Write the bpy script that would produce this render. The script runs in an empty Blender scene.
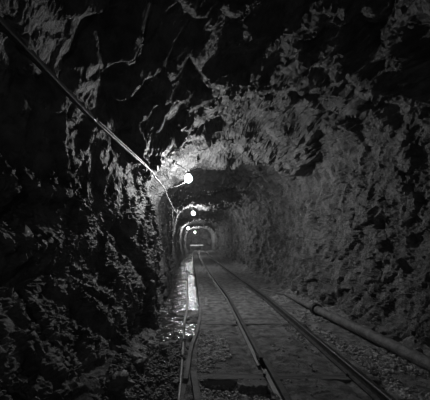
import bpy, math, random
import numpy as np
from mathutils import Vector
random.seed(7); rng = np.random.default_rng(7)
scene = bpy.context.scene
col = scene.collection
PI = math.pi
CAM_Z = 1.28

# ------------------------------------------------------------------ noise
def _h(i, j, k, s):
    n = (i.astype(np.int64)*374761393 + j.astype(np.int64)*668265263 + k.astype(np.int64)*2147483647 + s*974634777) & 0xFFFFFFFF
    n = ((n ^ (n >> 13))*1274126177) & 0xFFFFFFFF
    n = ((n ^ (n >> 16))*2246822519) & 0xFFFFFFFF
    return (n ^ (n >> 15)) & 0xFFFFFFFF
def h01(i, j, k, s): return _h(i, j, k, s)/4294967295.0
def vnoise(P, s=0):
    F = np.floor(P); f = P - F; u = f*f*(3-2*f)
    i, j, k = F[:, 0], F[:, 1], F[:, 2]
    r = 0
    for a in (0, 1):
        for b in (0, 1):
            for c in (0, 1):
                w = (u[:, 0] if a else 1-u[:, 0])*(u[:, 1] if b else 1-u[:, 1])*(u[:, 2] if c else 1-u[:, 2])
                r = r + w*h01(i+a, j+b, k+c, s)
    return r*2-1
def fbm(P, s=0, n=4, gain=.5):
    r = 0; a = 1; t = 0
    for o in range(n):
        r = r + a*vnoise(P*(2**o)+17.3*o, s+o); t += a; a *= gain
    return r/t
def facet(P, s=0, slope=.5, off=.5):
    """piecewise planar blocks, one tilted plane per jittered cell"""
    F = np.floor(P)
    best = np.full(len(P), 1e9); out = np.zeros(len(P))
    for a in (-1, 0, 1):
        for b in (-1, 0, 1):
            for c in (-1, 0, 1):
                i, j, k = F[:, 0]+a, F[:, 1]+b, F[:, 2]+c
                dx = P[:, 0]-(i+h01(i, j, k, s)); dy = P[:, 1]-(j+h01(i, j, k, s+1)); dz = P[:, 2]-(k+h01(i, j, k, s+2))
                d = dx*dx+dy*dy+dz*dz
                v = off*(h01(i, j, k, s+3)*2-1)+slope*((h01(i, j, k, s+4)*2-1)*dx+(h01(i, j, k, s+5)*2-1)*dy+(h01(i, j, k, s+6)*2-1)*dz)
                m = d < best
                best = np.where(m, d, best); out = np.where(m, v, out)
    return out
def sstep(a, b, x):
    t = np.clip((x-a)/(b-a), 0, 1); return t*t*(3-2*t)
def gauss(d2): return np.exp(-d2)

# ------------------------------------------------------------------ materials
def mat(name, build):
    m = bpy.data.materials.new(name); m.use_nodes = True
    nt = m.node_tree; bs = nt.nodes['Principled BSDF']
    build(nt, bs); return m
def N(nt, t, **kw):
    n = nt.nodes.new(t)
    for k, v in kw.items():
        if k.startswith('i_'): n.inputs[k[2:].replace('_', ' ')].default_value = v
        else: setattr(n, k, v)
    return n
def grey(v): return (v, v, v, 1)
def surface(name, lo, hi, scale, rough, bump, bscale, spec=.5, stretch=(1, 1, 1), detail=8, metallic=0, speck=None):
    def b(nt, bs):
        L = nt.links
        tc = N(nt, 'ShaderNodeTexCoord'); mp = N(nt, 'ShaderNodeMapping'); mp.inputs['Scale'].default_value = stretch
        L.new(tc.outputs['Object'], mp.inputs['Vector'])
        n1 = N(nt, 'ShaderNodeTexNoise', i_Scale=scale, i_Detail=detail, i_Roughness=.62)
        L.new(mp.outputs['Vector'], n1.inputs['Vector'])
        cr = N(nt, 'ShaderNodeValToRGB')
        cr.color_ramp.elements[0].position = .38; cr.color_ramp.elements[0].color = grey(lo)
        cr.color_ramp.elements[1].position = .62; cr.color_ramp.elements[1].color = grey(hi)
        L.new(n1.outputs['Fac'], cr.inputs['Fac'])
        L.new(cr.outputs['Color'], bs.inputs['Base Color'])
        n2 = N(nt, 'ShaderNodeTexNoise', i_Scale=bscale, i_Detail=6.0, i_Roughness=.65)
        L.new(mp.outputs['Vector'], n2.inputs['Vector'])
        bp = N(nt, 'ShaderNodeBump', i_Strength=1.0, i_Distance=bump)
        L.new(n2.outputs['Fac'], bp.inputs['Height']); L.new(bp.outputs['Normal'], bs.inputs['Normal'])
        bs.inputs['Roughness'].default_value = rough
        bs.inputs['Specular IOR Level'].default_value = spec
        bs.inputs['Metallic'].default_value = metallic
    return mat(name, b)
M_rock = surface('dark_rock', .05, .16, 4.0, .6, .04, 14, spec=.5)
M_roof = surface('shaded_roof_rock', .035, .12, 4.0, .6, .04, 14, spec=.5)  # wall rock darkened in its colour, keeps the roof shaded under the fill lamp
M_floor = surface('trackbed_dirt', .09, .28, 7.0, .85, .03, 36, spec=.25)
M_gravel = surface('gravel_stone', .13, .5, 9.0, .6, .004, 60, spec=.5)
M_stone = surface('loose_rock', .05, .15, 6.0, .6, .01, 25)
M_wood = surface('old_wood', .12, .24, 4.0, .8, .006, 30, spec=.25, stretch=(1, 1, 6))
M_sleeper = surface('sleeper_wood', .08, .2, 5.0, .8, .01, 24, spec=.25, stretch=(.3, 3, 3))
M_rail = surface('worn_steel', .02, .07, 14.0, .55, .003, 60, spec=.4, metallic=.3)
M_iron = surface('dark_iron', .05, .1, 10.0, .5, .003, 50, metallic=.4)
M_pipe = surface('painted_pipe', .07, .17, 9.0, .6, .012, 40)
M_cable = surface('black_conduit', .10, .14, 6.0, .38, .001, 50)
M_lightcable = surface('pale_cable', .09, .15, 6.0, .45, .001, 50)
M_hose = surface('grey_hose', .16, .26, 6.0, .4, .002, 40)
M_white = surface('pale_board', .6, .8, 4.0, .6, .002, 30)
def glow(name, s):
    def b(nt, bs):
        bs.inputs['Base Color'].default_value = grey(.9)
        bs.inputs['Emission Color'].default_value = grey(1)
        bs.inputs['Emission Strength'].default_value = s
    return mat(name, b)
def water_b(nt, bs):
    L = nt.links
    tc = N(nt, 'ShaderNodeTexCoord'); mp = N(nt, 'ShaderNodeMapping'); mp.inputs['Scale'].default_value = (.8, 1.15, 1)
    L.new(tc.outputs['Object'], mp.inputs['Vector'])
    n = N(nt, 'ShaderNodeTexNoise', i_Scale=5.0, i_Detail=3.0, i_Roughness=.5); L.new(mp.outputs['Vector'], n.inputs['Vector'])
    bp = N(nt, 'ShaderNodeBump', i_Strength=1.0, i_Distance=.07); L.new(n.outputs['Fac'], bp.inputs['Height'])
    L.new(bp.outputs['Normal'], bs.inputs['Normal'])
    bs.inputs['Base Color'].default_value = grey(.015); bs.inputs['Roughness'].default_value = .12
    bs.inputs['Specular IOR Level'].default_value = .6
M_water = mat('ditch_water', water_b)

# ------------------------------------------------------------------ object helpers
def mesh_obj(name, V, F, m, parent=None, smooth=False, origin=None):
    V = np.asarray(V, dtype=float)
    me = bpy.data.meshes.new(name)
    o = bpy.data.objects.new(name, me)
    if origin is not None:
        V = V - np.asarray(origin); o.location = origin
    me.from_pydata(V.tolist(), [], [tuple(int(a) for a in f) for f in F]); me.update()
    if smooth: me.polygons.foreach_set('use_smooth', [True]*len(me.polygons))
    me.materials.append(m); col.objects.link(o)
    if parent is not None:
        o.parent = parent; o.location = Vector(o.location)-Vector(parent.location) if origin is not None else -Vector(parent.location)
    return o
def tag(o, label=None, cat=None, group=None, kind=None):
    if label: o['label'] = label
    if cat: o['category'] = cat
    if group: o['group'] = group
    if kind: o['kind'] = kind
    return o
def empty(name, loc, label, cat, group=None):
    o = bpy.data.objects.new(name, None); o.location = loc; col.objects.link(o)
    return tag(o, label, cat, group)
class MB:
    def __init__(s): s.V = []; s.F = []
    def add(s, V, F):
        n = len(s.V); s.V += [tuple(v) for v in V]; s.F += [tuple(i+n for i in f) for f in F]
    def sweep(s, path, prof, caps=True, scale=None):
        """closed 2D profile (side, up) swept along a polyline"""
        path = [Vector(p) for p in path]; n = len(prof); V = []
        for i, p in enumerate(path):
            t = (path[min(i+1, len(path)-1)]-path[max(i-1, 0)]).normalized()
            up = Vector((0, 0, 1)) if abs(t.z) < .95 else Vector((0, 1, 0))
            sd = t.cross(up).normalized(); u = sd.cross(t)
            k = scale[i] if scale else 1
            V += [p+sd*a*k+u*b*k for a, b in prof]
        F = []
        for i in range(len(path)-1):
            for j in range(n):
                F.append((i*n+j, i*n+(j+1) % n, (i+1)*n+(j+1) % n, (i+1)*n+j))
        if caps: F += [tuple(range(n))[::-1], tuple(range((len(path)-1)*n, len(path)*n))]
        s.add(V, F)
    def tube(s, path, r, n=12, scale=None):
        s.sweep(path, [(r*math.cos(2*PI*k/n), r*math.sin(2*PI*k/n)) for k in range(n)], scale=scale)
    def ball(s, c, r, nu=16, nv=10, sc=(1, 1, 1)):
        V = []; F = []
        for i in range(nv+1):
            for j in range(nu):
                a = PI*i/nv; b = 2*PI*j/nu
                V.append((c[0]+r*sc[0]*math.sin(a)*math.cos(b), c[1]+r*sc[1]*math.sin(a)*math.sin(b), c[2]+r*sc[2]*math.cos(a)))
        for i in range(nv):
            for j in range(nu):
                F.append((i*nu+j, (i+1)*nu+j, (i+1)*nu+(j+1) % nu, i*nu+(j+1) % nu))
        s.add(V, F)
    def build(s, name, m, parent=None, smooth=False, origin=None): return mesh_obj(name, s.V, s.F, m, parent, smooth, origin)
def smooth_path(pts, n=12):
    """Catmull-Rom through the points"""
    P = [Vector(p) for p in pts]; P = [2*P[0]-P[1]]+P+[2*P[-1]-P[-2]]; out = []
    for i in range(1, len(P)-2):
        for k in range(n):
            t = k/n; a, b, c, d = P[i-1:i+3]
            out.append(.5*((2*b)+(c-a)*t+(2*a-5*b+4*c-d)*t*t+(3*b-a-3*c+d)*t**3))
    return out+[P[-2]]

# ------------------------------------------------------------------ the drift: rock shell
def bend(y): return np.interp(y, [7, 12, 15, 24, 45], [0, -.2, -.3, -.48, -.62])
PROF = {
 -5.0: [(-.70,-.45),(-1.0,.05),(-1.5,.5),(-1.9,1.1),(-1.9,2.1),(-1.4,3.0),(-.3,4.2),(.8,4.6),(1.8,4.4),(2.5,3.5),(2.8,2.5),(2.75,1.3),(2.6,.4),(2.5,-.25)],
 2.2: [(-.70,-.45),(-1.0,.05),(-1.45,.5),(-1.8,1.15),(-1.8,2.0),(-1.35,3.0),(-.3,4.2),(.8,4.6),(1.8,4.4),(2.5,3.5),(2.75,2.5),(2.7,1.3),(2.58,.4),(2.5,-.25)],
 4.0: [(-.72,-.45),(-.92,.1),(-1.2,.7),(-1.4,1.35),(-1.42,2.1),(-1.1,2.95),(-.2,3.72),(.8,3.9),(1.7,3.8),(2.3,3.3),(2.58,2.4),(2.6,1.2),(2.5,.4),(2.4,-.25)],
 5.0: [(-.73,-.45),(-.82,.15),(-.98,.8),(-1.08,1.4),(-1.18,1.95),(-1.05,2.7),(-.1,3.4),(.8,3.5),(1.6,3.5),(2.2,3.1),(2.5,2.3),(2.5,1.2),(2.42,.4),(2.35,-.25)],
 5.95: [(-.72,-.45),(-.68,.2),(-.68,.8),(-.70,1.35),(-.9,1.95),(-.98,2.45),(-.28,2.98),(.7,3.35),(1.4,3.4),(2.1,3.05),(2.45,2.3),(2.5,1.2),(2.4,.4),(2.33,-.25)],
 6.5: [(-.76,-.45),(-.9,.3),(-1.1,.9),(-1.2,1.5),(-1.1,2.0),(-1.0,2.7),(-.15,3.2),(.6,3.3),(1.2,3.3),(1.9,2.95),(2.38,2.3),(2.45,1.2),(2.36,.4),(2.3,-.25)],
 7.5: [(-.8,-.45),(-.95,.3),(-1.2,.9),(-1.2,1.5),(-.98,2.05),(-.62,2.58),(-.1,2.95),(.5,3.02),(1.1,3.1),(1.85,2.9),(2.3,2.3),(2.4,1.2),(2.32,.4),(2.25,-.25)],
 8.3: [(-.8,-.45),(-.85,.3),(-.95,1.0),(-1.0,1.6),(-1.0,2.2),(-.9,2.8),(-.2,3.3),(.5,3.4),(1.2,3.4),(1.95,3.0),(2.35,2.3),(2.4,1.2),(2.32,.4),(2.25,-.25)],
 12.: [(-.8,-.45),(-.85,.3),(-.95,1.0),(-.95,1.6),(-.9,2.1),(-.8,2.6),(-.2,3.0),(.5,3.1),(1.2,3.15),(1.95,2.9),(2.3,2.3),(2.4,1.2),(2.4,.4),(2.35,-.25)],
 15.2: [(-.8,-.45),(-.85,.3),(-.9,1.0),(-.85,1.6),(-.75,2.1),(-.5,2.6),(0,2.72),(.6,2.72),(1.3,2.75),(1.9,2.55),(2.2,2.0),(2.35,1.2),(2.4,.4),(2.4,-.25)],
 16.2: [(-.8,-.45),(-.9,.3),(-1.0,1.0),(-1.0,1.6),(-.95,2.1),(-.75,2.6),(0,2.95),(.7,3.0),(1.3,2.95),(1.9,2.6),(2.3,2.0),(2.4,1.2),(2.4,.4),(2.4,-.25)],
 22.: [(-.8,-.45),(-.9,.3),(-1.0,1.0),(-1.0,1.6),(-.9,2.1),(-.7,2.45),(0,2.75),(.7,2.8),(1.3,2.75),(1.9,2.5),(2.2,2.0),(2.3,1.2),(2.3,.4),(2.3,-.25)],
 47.: [(-.8,-.45),(-.9,.3),(-.95,1.0),(-.95,1.6),(-.85,2.1),(-.6,2.45),(0,2.65),(.7,2.7),(1.2,2.65),(1.7,2.4),(2.0,2.0),(2.1,1.2),(2.1,.4),(2.1,-.25)],
}
for y in (8.3, 12., 15.2, 16.2, 22., 47.):     # the far drift drifts off to the left with the track
    b = float(bend(y))*.85
    PROF[y] = [(x+b*(1 if i > 0 else .6), z) for i, (x, z) in enumerate(PROF[y])]
ys = [-5.0]
while ys[-1] < 47:
    y = ys[-1]; ys.append(y+max(.022, .0075*abs(y)) if y > .6 else y+.09)
ys = np.array(ys); ys[-1] = 47
PK = sorted(PROF); PA = np.array([PROF[k] for k in PK])
seg_n = [44, 46, 46, 46, 46, 46, 46, 46, 46, 46, 60, 56, 44]   # samples between control points
U = np.concatenate([np.linspace(i, i+1, n, endpoint=False) for i, n in enumerate(seg_n)]+[[13.0]])
ctrl = np.stack([np.stack([np.interp(ys, PK, PA[:, i, c]) for i in range(14)], 1) for c in (0, 1)], 2)   # ny,14,2
iu = np.minimum(U.astype(int), 12); fu = (U-iu)[None, :, None]
def cp(k): return ctrl[:, np.clip(iu+k, 0, 13)]
a_, b_, c_, d_ = cp(-1), cp(0), cp(1), cp(2)
S2 = .5*(2*b_+(c_-a_)*fu+(2*a_-5*b_+4*c_-d_)*fu**2+(3*b_-a_-3*c_+d_)*fu**3)
ny, nu = S2.shape[:2]
T = np.gradient(S2, axis=1); T /= np.linalg.norm(T, axis=2, keepdims=True)
NRM = np.stack([T[..., 1], -T[..., 0]], 2)       # points into the drift
P3 = np.stack([S2[..., 0], np.repeat(ys[:, None], nu, 1), S2[..., 1]], 2).reshape(-1, 3)
N3 = np.stack([NRM[..., 0], np.zeros((ny, nu)), NRM[..., 1]], 2).reshape(-1, 3)
UU = np.repeat(U[None], ny, 0).reshape(-1)
w = np.stack([fbm(P3*1.1, 5, 3), fbm(P3*1.1+9, 6, 3), fbm(P3*1.1+31, 7, 3)], 1)
Q = P3+.22*w
roofw = sstep(4.2, 5.6, UU)*(1-sstep(9.0, 10.2, UU))
rightw = sstep(9.0, 10.2, UU); leftw = 1-sstep(4.2, 5.6, UU)
# bedding: slabs dipping across the roof, running right and towards the camera
R = np.stack([(.70*Q[:, 0]-.71*Q[:, 1])*.45, (.71*Q[:, 0]+.70*Q[:, 1]), Q[:, 2]*1.1], 1)
R2 = np.stack([R[:, 0]/.45*.8, R[:, 1], R[:, 2]], 1)
# steep foliation on the left wall, leaning
RL = np.stack([Q[:, 0]*1.0, Q[:, 1]*1.0+.35*Q[:, 2], Q[:, 2]*.45], 1)
RR = np.stack([Q[:, 0]*1.0, Q[:, 1]*.8-.45*Q[:, 2], Q[:, 2]*.8+.3*Q[:, 1]], 1)
D = np.zeros(len(P3))
roof = .30*facet(R*1.05, 11, .9, .55)+.15*facet(R2*2.4, 23, .9, .6)
left = .13*facet(RL*1.4, 41, .8, .55)+.065*facet(RL*3.4, 53, .8, .55)+0
right = .13*facet(RR*1.0, 71, .9, .28)+.065*facet(RR*2.6, 83, .9, .35)
D = roofw*roof+leftw*left+rightw*right
D += .05*fbm(P3*2.2, 3, 3)
# large named forms: (x, y, z, radii, amount) positive juts into the drift
FORMS = [(-1.15, 4.7, .45, .4, .65, .45, .26),      # big rounded block at the wall foot
         (-.8, 5.15, .18, .3, .22, .22, -.34),      # hollow under it
         (-1.8, 2.9, 1.75, .6, .9, .16, .16), (-1.8, 2.8, 1.47, .6, .9, .10, -.16), (-1.7, 3.0, 1.22, .6, .9, .13, .16),
         (-1.6, 2.8, .95, .5, .9, .11, -.18), (-1.5, 1.4, 2.5, .5, .35, .35, .18),
         (-2.0, 3.4, .6, .5, .5, .5, .1),         # shoulder beside the first lamp
         (2.4, 3.6, 3.0, .5, .35, .4, -.30),
         (2.4, 7.0, 1.0, .5, .6, .7, .16), (2.4, 9.2, 1.2, .5, 1.0, .8, -.18), (2.2, 12.5, 1.3, .5, 1.2, .9, .12)]
for x, y, z, rx, ry, rz, am in FORMS:
    D += am*gauss(((P3[:, 0]-x)/rx)**2+((P3[:, 1]-y)/ry)**2+((P3[:, 2]-z)/rz)**2)
D *= np.interp(P3[:, 1], [-5, 0, 7, 10, 20, 47], [.8, 1, 1, .65, .55, .5])
LAMPS = [(-.19, 6.55, 2.50), (-.22, 15.0, 2.50), (-.78, 26.0, 2.2), (-.35, 38.0, 2.2), (.2, -3.0, 2.2)]  # last entry: fill lamp added out of view to brighten the near rock
for lx, ly, lz in LAMPS:      # calmer rock where a lamp hangs
    D *= 1-.6*gauss((np.linalg.norm(P3-np.array([lx, ly, lz]), axis=1)/.55)**2)
V3 = P3+N3*D[:, None]
# spread the samples over the tall step faces, then carve the fine relief along the true surface normal
G = V3.reshape(ny, nu, 3); nomU = np.linalg.norm(np.diff(S2, axis=1), axis=2).mean()
nomY = np.gradient(ys)[:, None]
for it in range(14):
    eu = np.linalg.norm(np.diff(G, axis=1, append=G[:, -1:]), axis=2)/(nomU*1.0)
    ey = np.linalg.norm(np.diff(G, axis=0, append=G[-1:]), axis=2)/np.maximum(nomY, nomU)
    st = np.maximum(eu, ey)
    for ax in (0, 1):
        st = np.maximum(st, np.maximum(np.roll(st, 1, ax), np.roll(st, -1, ax)))
    wgt = .7*sstep(1.6, 3.5, st)[..., None]
    av = G.copy(); av[1:-1, 1:-1] = (G[:-2, 1:-1]+G[2:, 1:-1]+G[1:-1, :-2]+G[1:-1, 2:])/4
    wgt[:, [0, -1]] = 0; wgt[[0, -1]] = 0
    G = G+wgt*(av-G)
nv = np.cross(np.gradient(G, axis=0), np.gradient(G, axis=1)); nv /= np.maximum(np.linalg.norm(nv, axis=2, keepdims=True), 1e-9)
nv = nv.reshape(-1, 3); nv *= np.sign((nv*N3).sum(1).mean())
V3 = G.reshape(-1, 3)
WF = V3+.025*np.stack([vnoise(V3*6, 301), vnoise(V3*6, 302), vnoise(V3*6, 303)], 1)
def basis(e1, e2, k1, k2, k3):
    e1 = np.array(e1, float); e1 /= np.linalg.norm(e1); e2 = np.array(e2, float); e2 -= e1*e1.dot(e2); e2 /= np.linalg.norm(e2)
    return np.stack([WF@e1*k1, WF@e2*k2, WF@np.cross(e1, e2)*k3], 1)
def fine(B, s):      # long thin slabs parallel to the foliation
    return .060*facet(B*3.2, s, .9, .4)+.028*facet(B*8, s+50, .9, .5)+.012*facet(B*20, s+100, .9, .6)
BL = basis((.25, .30, 1), (0, 1, 0), .38, 1.1, 1.0)
BR = basis((0, -.74, .67), (0, .67, .74), .36, 1.1, 1.0)
BC = basis((.70, -.71, .12), (.71, .70, 0), .34, 1.1, 1.0)
DF = .016*fbm(WF*5, 8, 3)+.010*fbm(WF*14, 13, 4)+.006*facet(WF*34, 29, 1, .7)
DF += leftw*fine(BL, 17)+rightw*1.1*fine(BR, 27)+roofw*fine(BC, 47)
DF *= 1-.55*sstep(3.6, 4.2, UU)*(1-sstep(6.2, 7.0, UU))*sstep(5.6, 4.8, P3[:, 1])
V3 = V3+nv*(DF*np.interp(P3[:, 1], [-5, 8, 20, 47], [1, 1, .8, .6]))[:, None]
V3[:, 1] += .06*vnoise(P3*4, 91)

# ------------------------------------------------------------------ lamps (positions first: the rock leaves room for them)
for lx, ly, lz in LAMPS:
    d = V3-np.array([lx, ly, lz]); r = np.linalg.norm(d, axis=1); rr = .30
    k = np.where(r < rr, (rr-r)*.9, 0)
    V3 += d/np.maximum(r, 1e-3)[:, None]*k[:, None]
COND = smooth_path([(-.72, -1.5, 1.98), (-.71, .2, 2.02), (-.70, 1.17, 2.05), (-.70, 1.8, 2.07), (-.70, 2.2, 2.09), (-.70, 3.2, 2.17), (-.70, 4.36, 2.27), (-.68, 4.9, 2.29)], 10)
def clear(path, rr):
    for p in path:
        d = V3-np.array(p); r = np.linalg.norm(d, axis=1); k = np.where(r < rr, (rr-r), 0)
        np.add(V3, d/np.maximum(r, 1e-3)[:, None]*k[:, None], out=V3)
clear(COND[::3], .13)
def quads(u0, u1):
    c0, c1 = np.searchsorted(U, u0), np.searchsorted(U, u1)
    idx = np.arange(ny*nu).reshape(ny, nu)[:, c0:c1+1]
    used = idx.reshape(-1); m = c1-c0+1
    g = np.arange(ny*m).reshape(ny, m)
    F = np.stack([g[:-1, :-1], g[:-1, 1:], g[1:, 1:], g[1:, :-1]], 2).reshape(-1, 4)[:, ::-1]
    return V3[used], F
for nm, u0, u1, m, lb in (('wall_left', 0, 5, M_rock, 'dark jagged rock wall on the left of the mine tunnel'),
                      ('ceiling', 5, 9, M_roof, 'shaded stepped rock roof of the mine tunnel'),
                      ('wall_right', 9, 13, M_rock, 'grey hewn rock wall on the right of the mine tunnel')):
    Vq, Fq = quads(u0, u1)
    tag(mesh_obj(nm, Vq, Fq, m), lb, None, None, 'structure')
def nearest(p, lo=None):
    d = np.linalg.norm(V3-np.array(p), axis=1)
    if lo is not None: d = np.where(V3[:, 2] < lo, 1e9, d)
    return Vector(V3[int(np.argmin(d))])
# ends of the drift
def end_wall(name, y, lb):
    xs = np.linspace(-2, 3.2, 60); zs = np.linspace(-.6, 4.8, 60)
    X, Z = np.meshgrid(xs, zs); P = np.stack([X.ravel(), np.full(X.size, y), Z.ravel()], 1)
    P[:, 1] += .3*facet(P*1.3, 7, .8, .5)
    g = np.arange(3600).reshape(60, 60)
    F = np.stack([g[:-1, :-1], g[:-1, 1:], g[1:, 1:], g[1:, :-1]], 2).reshape(-1, 4)
    tag(mesh_obj(name, P, F, M_rock), lb, None, None, 'structure')
end_wall('wall_back', 42.0, 'grey rock face closing the far end of the tunnel')
end_wall('wall_front', -4.6, 'rock face behind the camera')

# ------------------------------------------------------------------ floor
TIES = [3.08, 5.05, 7.0, 8.9, 10.8, 12.8, 14.8, 17, 19.4, 22, 25, 28, 31.5]
EDGE = [(-5, -.14), (2.6, -.13), (3.0, -.11), (3.84, -.085), (4.6, -.01), (5.3, .03), (6.2, .045), (8, .03), (12, -.06), (20, -.28), (30, -.45), (47, -.6)]
def edge_x(y): return np.interp(y, [e[0] for e in EDGE], [e[1] for e in EDGE])
def floor_z(x, y):
    x = np.atleast_1d(np.asarray(x, float)); y = np.atleast_1d(np.asarray(y, float))
    P = np.stack([x, y, np.zeros_like(x)], 1)
    xr = x-bend(y)
    z = .018*fbm(P*2.2, 201, 3)+.006*fbm(P*14, 211, 3)+.006*facet(P*9, 221, .8, .6)
    ex = edge_x(y)
    d = sstep(.02, -.05, x-ex)
    mud = .10*fbm(P*1.7, 231, 4)+.03*facet(P*7, 241, .9, .6)
    zd = -.275+1.25*mud+.12*sstep(4.6, 3.2, y)+.03*fbm(P*12, 251, 3)
    zd = zd+.22*sstep(-.45, -.95, x-np.minimum(bend(y)*.7, 0))*sstep(9, 4, y)
    for ty in TIES: z = z*(1-.8*gauss(((y-ty)/.14)**2))
    z = z*(1-d)+zd*d
    zi = .10*gauss(((x+.2)/.35)**2+((y-6.6)/.35)**2)+.1*gauss(((x+.25)/.4)**2+((y-4.75)/.16)**2)
    z += zi*d
    # dug-out in front of the near sleeper, and hollows at sleeper ends
    z -= .12*gauss(((x-.19)/.15)**4+((y-2.92)/.10)**4)
    z -= .16*gauss(((x-1.62)/.10)**2+((y-3.02)/.13)**2)+.15*gauss(((x-1.63)/.10)**2+((y-4.92)/.2)**2)
    # troughs beside the rails
    for rx in (.64, 1.44):
        z -= .022*gauss(((xr-rx-(-.09))/.05)**2)+.018*gauss(((xr-rx-.085)/.04)**2)
    # shoulder and rubble rising to the right wall
    z += .14*sstep(2.0, 2.6, xr)*(1+.8*fbm(P*3, 261, 3))+.0
    z += .05*facet(P*4.5, 271, .9, .6)*sstep(2.1, 2.35, xr)
    return z
xs = np.concatenate([np.linspace(-1.9, -.2, 110), np.linspace(-.18, .12, 34), np.linspace(.135, 2.1, 170), np.linspace(2.12, 3.1, 60)])
fy = [-5.0]
while fy[-1] < 46.8:
    y = fy[-1]; fy.append(y+max(.016, .0065*y) if y > 1.6 else y+.12)
X, Y = np.meshgrid(xs, np.array(fy)); 
Z = floor_z(X.ravel(), Y.ravel())
g = np.arange(X.size).reshape(X.shape)
F = np.stack([g[:-1, :-1], g[:-1, 1:], g[1:, 1:], g[1:, :-1]], 2).reshape(-1, 4)
tag(mesh_obj('floor', np.stack([X.ravel(), Y.ravel(), Z], 1), F, M_floor), 'earth and stone floor of the mine tunnel', None, None, 'structure')
# water in the ditch
wy = np.linspace(3.2, 45, 60); V = []; F = []
for i, y in enumerate(wy):
    V += [(-1.6+float(bend(y)), y, -.205), (float(edge_x(y))-.012, y, -.205)]
    if i: F.append((2*i-2, 2*i-1, 2*i+1, 2*i))
tag(mesh_obj('ditch_water', V, F, M_water), 'shallow rippled water in the drainage ditch by the left wall', None, None, 'structure')

# ------------------------------------------------------------------ track
RAILP = [(-.045, 0), (.045, 0), (.045, .008), (.009, .018), (.007, .062), (.024, .07), (.024, .088), (.018, .094), (-.018, .094), (-.024, .088), (-.024, .07), (-.007, .062), (-.009, .018), (-.045, .008)]
RZ = .012
def rail(x0, y0, y1, label, dx=0, joint=False):
    yy = np.linspace(y0, y1, max(3, int((y1-y0)/.6)))
    path = [(x0+dx+float(bend(y)), y, RZ) for y in yy]
    t = empty('rail', path[0], label, 'rail', 'rails of the narrow track')
    mb = MB(); mb.sweep(path, RAILP); mb.build('rail_bar', M_rail, t)
    if joint:
        for sgn in (-1, 1):
            mb = MB(); p = [(x0+dx+float(bend(y))+sgn*.018, y, RZ+.02) for y in (y0+.005, y0+.22)]
            mb.sweep(p, [(-.006, 0), (.006, 0), (.006, .042), (-.006, .042)])
            for k in (.05, .10, .16): mb.ball((x0+dx+sgn*.025, y0+k, RZ+.041), .009, 8, 5)
            mb.build('fishplate', M_rail, t)
    return t
rail(.66, -4, 3.30, 'worn steel rail piece nearest the camera on the left, ending at the joint', .009)
rail(.64, 3.305, 44, 'long left-hand steel rail running on from the joint past the wet ditch', 0, True)
rail(1.44, -4, 44, 'long right-hand steel rail on the side of the fat pipe')
def rough_box(mb, x0, x1, y0, y1, z0, z1, seed, nx=24, j=.008):
    V = []; F = []; prof = [(y0, z0), (y1, z0), (y1, z1-.015), (y1-.015, z1), ((y0+y1)/2, z1), (y0+.015, z1), (y0, z1-.015)]
    r = random.Random(seed); n = len(prof)
    for i in range(nx+1):
        x = x0+(x1-x0)*i/nx
        for (a, b) in prof: V.append((x+(r.uniform(-j, j) if i in (0, nx) else 0), a+r.uniform(-j, j), b+r.uniform(-j, j)*.5))
    for i in range(nx):
        for k in range(n): F.append((i*n+k, (i+1)*n+k, (i+1)*n+(k+1) % n, i*n+(k+1) % n))
    F += [tuple(range(n)), tuple(range(nx*n, nx*n+n))[::-1]]
    mb.add(V, F)
ordn = ['nearest', 'second', 'third', 'fourth', 'fifth', 'sixth', 'seventh', 'eighth', 'ninth', 'tenth', 'eleventh', 'twelfth', 'thirteenth']
for i, y in enumerate(TIES):
    b = float(bend(y)); mb = MB()
    rough_box(mb, .10+b+random.uniform(-.03, .03), 1.68+b+random.uniform(-.05, .04), y-.075, y+.075, -.13, .006, i, 24, .011)
    t = empty('sleeper', (.9+b, y, -.13), '', 'sleeper', 'wooden sleepers under the track')
    t['label'] = ('nearest wooden sleeper, its left end bare above a dug-out hollow' if i == 0 else
                  '%s worn wooden sleeper from the camera, sunk in dirt under the rails' % ordn[i])
    mb.build('timber', M_sleeper, t)
    for rx in (.64, 1.44):
        if i == 0 and rx < 1: rx = .669
        for sg in (-1, 1):
            mb = MB(); mb.tube([(rx+b+sg*.052, y, -.02), (rx+b+sg*.052, y, .028)], .008, 8); mb.ball((rx+b+sg*.05, y, .03), .014, 8, 5, (1, 1, .6))
            mb.build('spike', M_iron, t)

mb = MB(); rough_box(mb, .35, .59, 2.77, 2.93, -.14, .05, 77, 12, .014)
tag(mb.build('wooden_block', M_wood, None, False, (.47, 2.85, -.14)), 'worn wooden block wedged between the nearest sleeper and the near rail', 'block')
# ------------------------------------------------------------------ ditch edging boards, hoses
def board(path, th, top, bot, label, name='edging_board'):
    mb = MB(); mb.sweep(path, [(-th/2, bot), (th/2, bot), (th/2, top-.004), (th/2-.004, top), (-th/2+.004, top), (-th/2, top-.004)])
    return tag(mb.build(name, M_wood, None, False, path[0]), label, 'board', 'boards edging the ditch')
p = [(float(edge_x(y)), y, 0) for y in list(np.linspace(2.98, 7.5, 30))]
board(p, .045, .03, -.30, 'long bowed wooden board edging the wet ditch, near half')
p = [(float(edge_x(y)), y, 0) for y in list(np.linspace(7.52, 26, 40))]
board(p, .045, .03, -.30, 'far wooden board edging the ditch, running on toward the lamps')
board([(-.135, 2.2, 0), (-.118, 2.95, 0)], .05, .0, -.28, 'short low board at the bottom edge, left of the stub board')
board([(.015, 2.2, .0), (-.005, 2.6, 0), (-.045, 3.08, 0)], .055, .055, -.2, 'thick stub board leaning beside the nearest sleeper end')
hz = -.19
hose = smooth_path([(-.17, 1.5, hz+.06), (-.17, 2.85, hz+.05), (-.18, 3.5, hz+.04), (-.205, 4.6, hz+.03), (-.235, 5.35, hz+.03)], 8)
t = empty('ditch_hose', hose[0], 'thin grey hose lying along the ditch, near length', 'hose', 'hoses in the ditch')
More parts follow.
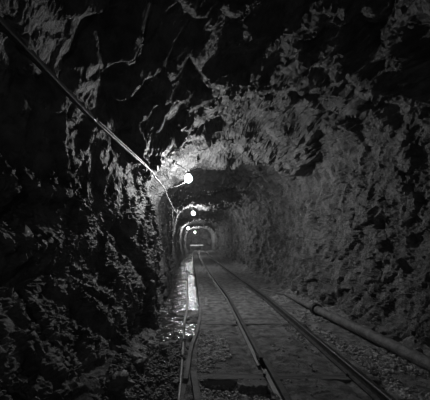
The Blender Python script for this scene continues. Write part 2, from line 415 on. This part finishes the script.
mb = MB(); mb.tube(hose, .017, 10); mb.build('hose_tube', M_hose, t, True)
mb = MB(); mb.tube([hose[-2], hose[-1]+Vector((0, .06, 0))], .024, 10); mb.build('coupling', M_iron, t, True)
hose2 = smooth_path([(-.235, 5.46, hz+.03), (-.235, 7.4, hz+.02), (-.30, 9.5, hz+.02), (-.42, 13, hz+.02), (-.62, 17, hz+.02), (-.86, 22.5, hz+.04), (-.72, 26, hz+.10), (-.40, 33, .05), (-.1, 40, .08)], 8)
tag((lambda m: (m.tube(hose2, .019, 10), m.build('ditch_hose', M_hose, None, True, hose2[0]))[1])(MB()), 'long wet hose on the bright ditch water, curving onto the far floor', 'hose', 'hoses in the ditch')

# ------------------------------------------------------------------ fat pipe along the right wall
pr = .066
pth = smooth_path([(2.26, 1.0, .12), (2.22, 2.2, .115), (2.18, 3.2, .11), (2.11, 4.4, .105), (2.02, 5.62, .1)], 8)
t = empty('drain_pipe', (2.18, 3.2, .0), 'long fat grey pipe lying on gravel along the right wall, with a flange', 'pipe')
mb = MB(); mb.tube(pth, pr, 20); mb.build('pipe_barrel', M_pipe, t, True)
pth2 = smooth_path([(2.02, 5.66, .1), (1.99, 6.3, .085), (1.955, 7.4, .065)], 8)
mb = MB(); mb.tube(pth2, .05, 18, [1-.3*i/(len(pth2)-1) for i in range(len(pth2))]); mb.build('pipe_tail', M_pipe, t, True)
for k, (yy, r) in enumerate(((5.60, .10), (5.655, .10))):
    f = MB(); f.tube([(2.02, yy, .1), (2.017, yy+.03, .1)], r, 20)
    for a in range(6):
        aa = a*PI/3; f.ball((2.02+.083*math.cos(aa), yy+(-.008 if k == 0 else .038), .1+.083*math.sin(aa)), .014, 8, 5)
    f.build('flange', M_iron, t)
th = smooth_path([(1.95, 7.55, .04), (1.86, 7.9, .03), (1.72, 8.2, .03), (1.60, 8.35, .035)], 8)
tag((lambda m: (m.tube(th, .016, 10), m.build('thin_rod', M_hose, None, True, th[0]))[1])(MB()), 'thin pale rod on the floor beyond the pipe end', 'rod')

# ------------------------------------------------------------------ conduit along the left roof
t = empty('conduit', (-.7, 1.2, 2.05), 'black cable conduit hung along the upper left wall, toward the first lamp', 'conduit')
i1 = next(i for i, p in enumerate(COND) if p.y > 2.2)
mb = MB(); mb.tube(COND[:i1+1], .018, 12); mb.build('conduit_tube', M_cable, t, True)
mb = MB(); mb.tube([p+Vector((.021, 0, -.019)) for p in COND[:i1+1]], .0075, 10); mb.build('cable', M_lightcable, t, True)
mb = MB(); mb.tube([p+Vector((-.022, 0, .012)) for p in COND[:i1+1]], .006, 10); mb.build('cable', M_cable, t, True)
c1 = COND[i1:]
n = len(c1)
mb = MB(); mb.tube([p+Vector((0, 0, -.008*math.sin(PI*i/(n-1)))) for i, p in enumerate(c1)], .0115, 10); mb.build('cable', M_lightcable, t, True)
mb = MB(); mb.tube([p+Vector((.02*(1-i/(n-1)), 0, .008*math.sin(PI*i/(n-1)))) for i, p in enumerate(c1)], .0075, 10); mb.build('cable', M_lightcable, t, True)
for yy in (1.33, 2.17, 4.3):
    p = min(COND, key=lambda q: abs(q.y-yy)); hgt = .03
    mb = MB(); mb.tube([p+Vector((0, -.014, 0)), p+Vector((0, .014, 0))], .028 if yy < 3 else .02, 14)
    cl = mb.build('clamp', M_pipe, t)
    if yy > 3: continue
    q = nearest(p+Vector((-.1, 0, .15)), p.z-.05)
    mb = MB(); mb.tube([p, q+(q-p)*.05], .005, 8); mb.build('hanger_rod', M_iron, cl)
# lamp lead and hanging cable end
end = COND[-1]
j = Vector((-.66, 6.55, 2.29))
mb = MB(); mb.tube(smooth_path([end, (-.70, 5.5, 2.31), (-.685, 6.1, 2.32), j], 8), .013, 10, None)
tag(mb.build('power_cable', M_lightcable, None, True, end), 'pale cable running from the conduit end toward the first lamp', 'cable')
hang = smooth_path([j, (-.62, 6.62, 2.17), (-.55, 6.65, 2.02), (-.48, 6.66, 1.87), (-.44, 6.66, 1.845)], 8)
tag((lambda m: (m.tube(hang, .012, 10), m.build('hanging_cable', M_lightcable, None, True, hang[0]))[1])(MB()), 'loose cable end hanging down below the first lamp', 'cable')
lead = smooth_path([j, (-.52, 6.57, 2.325), (-.40, 6.59, 2.36), (-.24, 6.6, 2.44)], 8)
tag((lambda m: (m.tube(lead, .0045, 8), m.build('lamp_lead', M_lightcable, None, True, lead[0]))[1])(MB()), 'thin wire slanting up from the cable to the first lamp', 'wire')

# ------------------------------------------------------------------ lamps
LB = ['brightest bare lamp, nearest, on the rock lip at the upper left', 'second lamp under the lit rock lip farther down the tunnel',
      'small lamp on the left wall, leftmost of the far pair', 'farthest lamp, low over the end of the track', 'added fill lamp, unseen behind the camera']
POW = [720, 560, 500, 900, 130]  # last value belongs to the added fill lamp
for i, (l, lb) in enumerate(zip(LAMPS, LB)):
    if POW[i] == 0: continue
    L = Vector(l); t = empty('tunnel_lamp', L, lb, 'lamp', 'electric lamps of the tunnel')
    mb = MB(); mb.ball(L, .07, 20, 12, (1, 1, 1.08)); mb.build('glass_globe', glow('lamp_glow_%d' % i, POW[i]), t, True)
    top = L+Vector((0, 0, .068))
    mb = MB(); mb.tube([top, top+Vector((0, 0, .03)), top+Vector((0, 0, .07))], .045, 16, [1, .95, .5]); mb.build('lamp_holder', M_iron, t, True)
    q = nearest(L+Vector((-.1, .0, .25)), L.z+.05); a = top+Vector((0, 0, .06))
    mb = MB(); mb.tube([a, a.lerp(q, .6)+Vector((0, 0, .02)), q+(q-a).normalized()*.02], .011, 10); mb.build('bracket_arm', M_iron, t, True)
    d = (a-q).normalized()
    mb = MB(); mb.tube([q-d*.02, q+d*.015], .05, 14); mb.build('wall_plate', M_iron, t)

# ------------------------------------------------------------------ barrier at the far end
t = empty('barrier', (-.1, 40, 0), 'low pale barrier board across the track at the far end', 'barrier')
mb = MB(); mb.sweep([(-.95, 40, .60), (.62, 40, .60)], [(-.03, -.04), (.03, -.04), (.03, .12), (-.03, .12)]); mb.build('board', M_white, t)
for x in (-.85, .5):
    mb = MB(); mb.sweep([(x, 40.07, -.3), (x, 40.07, .72)], [(-.04, -.04), (.04, -.04), (.04, .04), (-.04, .04)]); mb.build('post', M_wood, t)

# ------------------------------------------------------------------ stones
ico = (1+5**.5)/2
IV = np.array([(-1,ico,0),(1,ico,0),(-1,-ico,0),(1,-ico,0),(0,-1,ico),(0,1,ico),(0,-1,-ico),(0,1,-ico),(ico,0,-1),(ico,0,1),(-ico,0,-1),(-ico,0,1)])/math.sqrt(1+ico*ico)
IF = np.array([(0,11,5),(0,5,1),(0,1,7),(0,7,10),(0,10,11),(1,5,9),(5,11,4),(11,10,2),(10,7,6),(7,1,8),(3,9,4),(3,4,2),(3,2,6),(3,6,8),(3,8,9),(4,9,5),(2,4,11),(6,2,10),(8,6,7),(9,8,1)])
def gravel(name, pts, smin, smax, label, m=None):
    n = len(pts); pts = np.asarray(pts)
    z = floor_z(pts[:, 0], pts[:, 1])
    s = smin+(smax-smin)*rng.random(n)**2
    V = np.repeat(IV[None], n, 0)*(1+.35*(rng.random((n, 12, 1))-.5))
    V *= (.75+.5*rng.random((n, 1, 3)))*np.array([1, 1, .8])
    a = rng.random(n)*2*PI; ca, sa = np.cos(a)[:, None], np.sin(a)[:, None]
    V = np.stack([V[..., 0]*ca-V[..., 1]*sa, V[..., 0]*sa+V[..., 1]*ca, V[..., 2]], 2)*s[:, None, None]
    V += np.stack([pts[:, 0], pts[:, 1], z+s*.25], 1)[:, None]
    F = (IF[None]+12*np.arange(n)[:, None, None]).reshape(-1, 3)
    return tag(mesh_obj(name, V.reshape(-1, 3), F, m or M_gravel), label, 'gravel', None, 'stuff')
def scatter(n, x0, x1, y0, y1, dens=None, seed=0):
    r = np.random.default_rng(seed); y = y0*(y1/y0)**r.random(n); x = x0+(x1-x0)*r.random(n)+bend(y)
    keep = np.ones(n, bool) if dens is None else dens(x, y) > r.random(n)
    return np.stack([x[keep], y[keep]], 1)
def patch(s, f, t): return lambda x, y: sstep(t-.15, t+.2, fbm(np.stack([x*f, y*f*.7, 0*x], 1), s, 3))
gravel('gravel', scatter(5200, 1.66, 2.3, 2.3, 8.0, patch(301, 2.0, -.12), 1), .010, .026, 'loose dark gravel strewn between the right rail and the fat pipe')
gravel('gravel', np.concatenate([scatter(1500, 1.26, 1.38, 2.3, 9, patch(305, 3, -.1), 2), scatter(500, .76, 1.3, 2.3, 9, patch(306, 2, .25), 3)]), .008, .02, 'fine gravel along the right rail, between the two rails')
gravel('gravel', np.concatenate([scatter(2600, .02, .58, 2.3, 3.02, patch(311, 2, -.15), 4), scatter(3200, .0, .36, 3.16, 4.8, patch(313, 3, -.15), 8), scatter(700, .03, .2, 4.4, 10, patch(312, 2, 0), 5)]), .007, .019, 'gravel heaped left of the near rail around the bare sleeper end')
gravel('gravel', scatter(4600, -.85, -.16, 2.3, 4.7, patch(321, 2, -.15), 6), .007, .026, 'dark wet rubble in the ditch at the foot of the left wall', M_stone)
# single loose rocks
def rock(name, x, y, s, seed, label, sz=.7, zoff=.3):
    r = np.random.default_rng(seed)
    V = IV.copy(); F = [tuple(f) for f in IF]
    for _ in range(2):
        V = list(map(tuple, V)); cache = {}; G = []
        def mid(a, b):
            k = (min(a, b), max(a, b))
            if k not in cache:
                m = (np.array(V[a])+np.array(V[b]))/2; V.append(tuple(m/np.linalg.norm(m))); cache[k] = len(V)-1
            return cache[k]
        for a, b, c in F:
            ab, bc, ca = mid(a, b), mid(b, c), mid(c, a); G += [(a, ab, ca), (b, bc, ab), (c, ca, bc), (ab, bc, ca)]
        F = G; V = np.array(V)
    V = V*(1+.38*facet(V*1.1+seed*3.7, seed, .9, .5)+.1*fbm(V*3+seed, seed, 3))[:, None]
    V = V*s*np.array([1, .8+.5*r.random(), sz])
    z = float(floor_z(x, y)[0])
    return tag(mesh_obj(name, V, F, M_stone, None, False, None), label, 'rock', 'loose rocks on the tunnel floor'), (x, y, z+s*sz*zoff)
ROCKS = [(-.62, 4.35, .11, 'pale angular rock at the foot of the rounded block, left wall'), (-.66, 3.6, .10, 'grey rock in the dark rubble left of the hose'),
         (-.5, 3.15, .07, 'small rock on the rubble below the left wall, near the bottom edge'), (-.72, 2.95, .12, 'biggest rock in the lower left rubble'),
         (-.40, 5.3, .06, 'wet stone poking out of the ditch water beside the hose coupling'), (-.55, 6.4, .07, 'stone in the ditch water farther along'),
         (2.36, 4.0, .10, 'rock lodged behind the fat pipe, near the right edge'), (2.2, 8.3, .10, 'rock at the wall foot beyond the pipe flange'),
         (1.85, 8.6, .05, 'small dark stone near the end of the thin rod'), (2.05, 9.6, .08, 'rock on the floor by the right wall past the rod'),
         (.62, 2.62, .05, 'dark stone against the near rail in front of the wooden block'), (.33, 2.5, .05, 'stone in the gravel at the bottom edge left of the near rail')]
for i, (x, y, s, lb) in enumerate(ROCKS):
    o, l = rock('loose_rock', x, y, s, 400+i, lb); o.location = l

# ------------------------------------------------------------------ world, camera
wd = bpy.data.worlds.new('dark'); scene.world = wd; wd.use_nodes = True
wd.node_tree.nodes['Background'].inputs['Color'].default_value = (0, 0, 0, 1)
vol = wd.node_tree.nodes.new('ShaderNodeVolumeScatter'); vol.inputs['Density'].default_value = .0015; vol.inputs['Anisotropy'].default_value = .4
wd.node_tree.links.new(vol.outputs['Volume'], wd.node_tree.nodes['World Output'].inputs['Volume'])   # damp air
cam = bpy.data.cameras.new('camera'); co = bpy.data.objects.new('camera', cam); col.objects.link(co)
co.location = (0, 0, CAM_Z); co.rotation_euler = (PI/2, 0, 0)
cam.sensor_width = 36; cam.lens = 36*330/430
cam.shift_x = (215-198)/430; cam.shift_y = 40/430
cam.clip_start = .05; cam.clip_end = 200
scene.camera = co
vs = scene.view_settings; vs.view_transform = 'Standard'; vs.look = 'None'; vs.gamma = 1; vs.exposure = 0
try: vs.use_curve_mapping = False
except Exception: pass
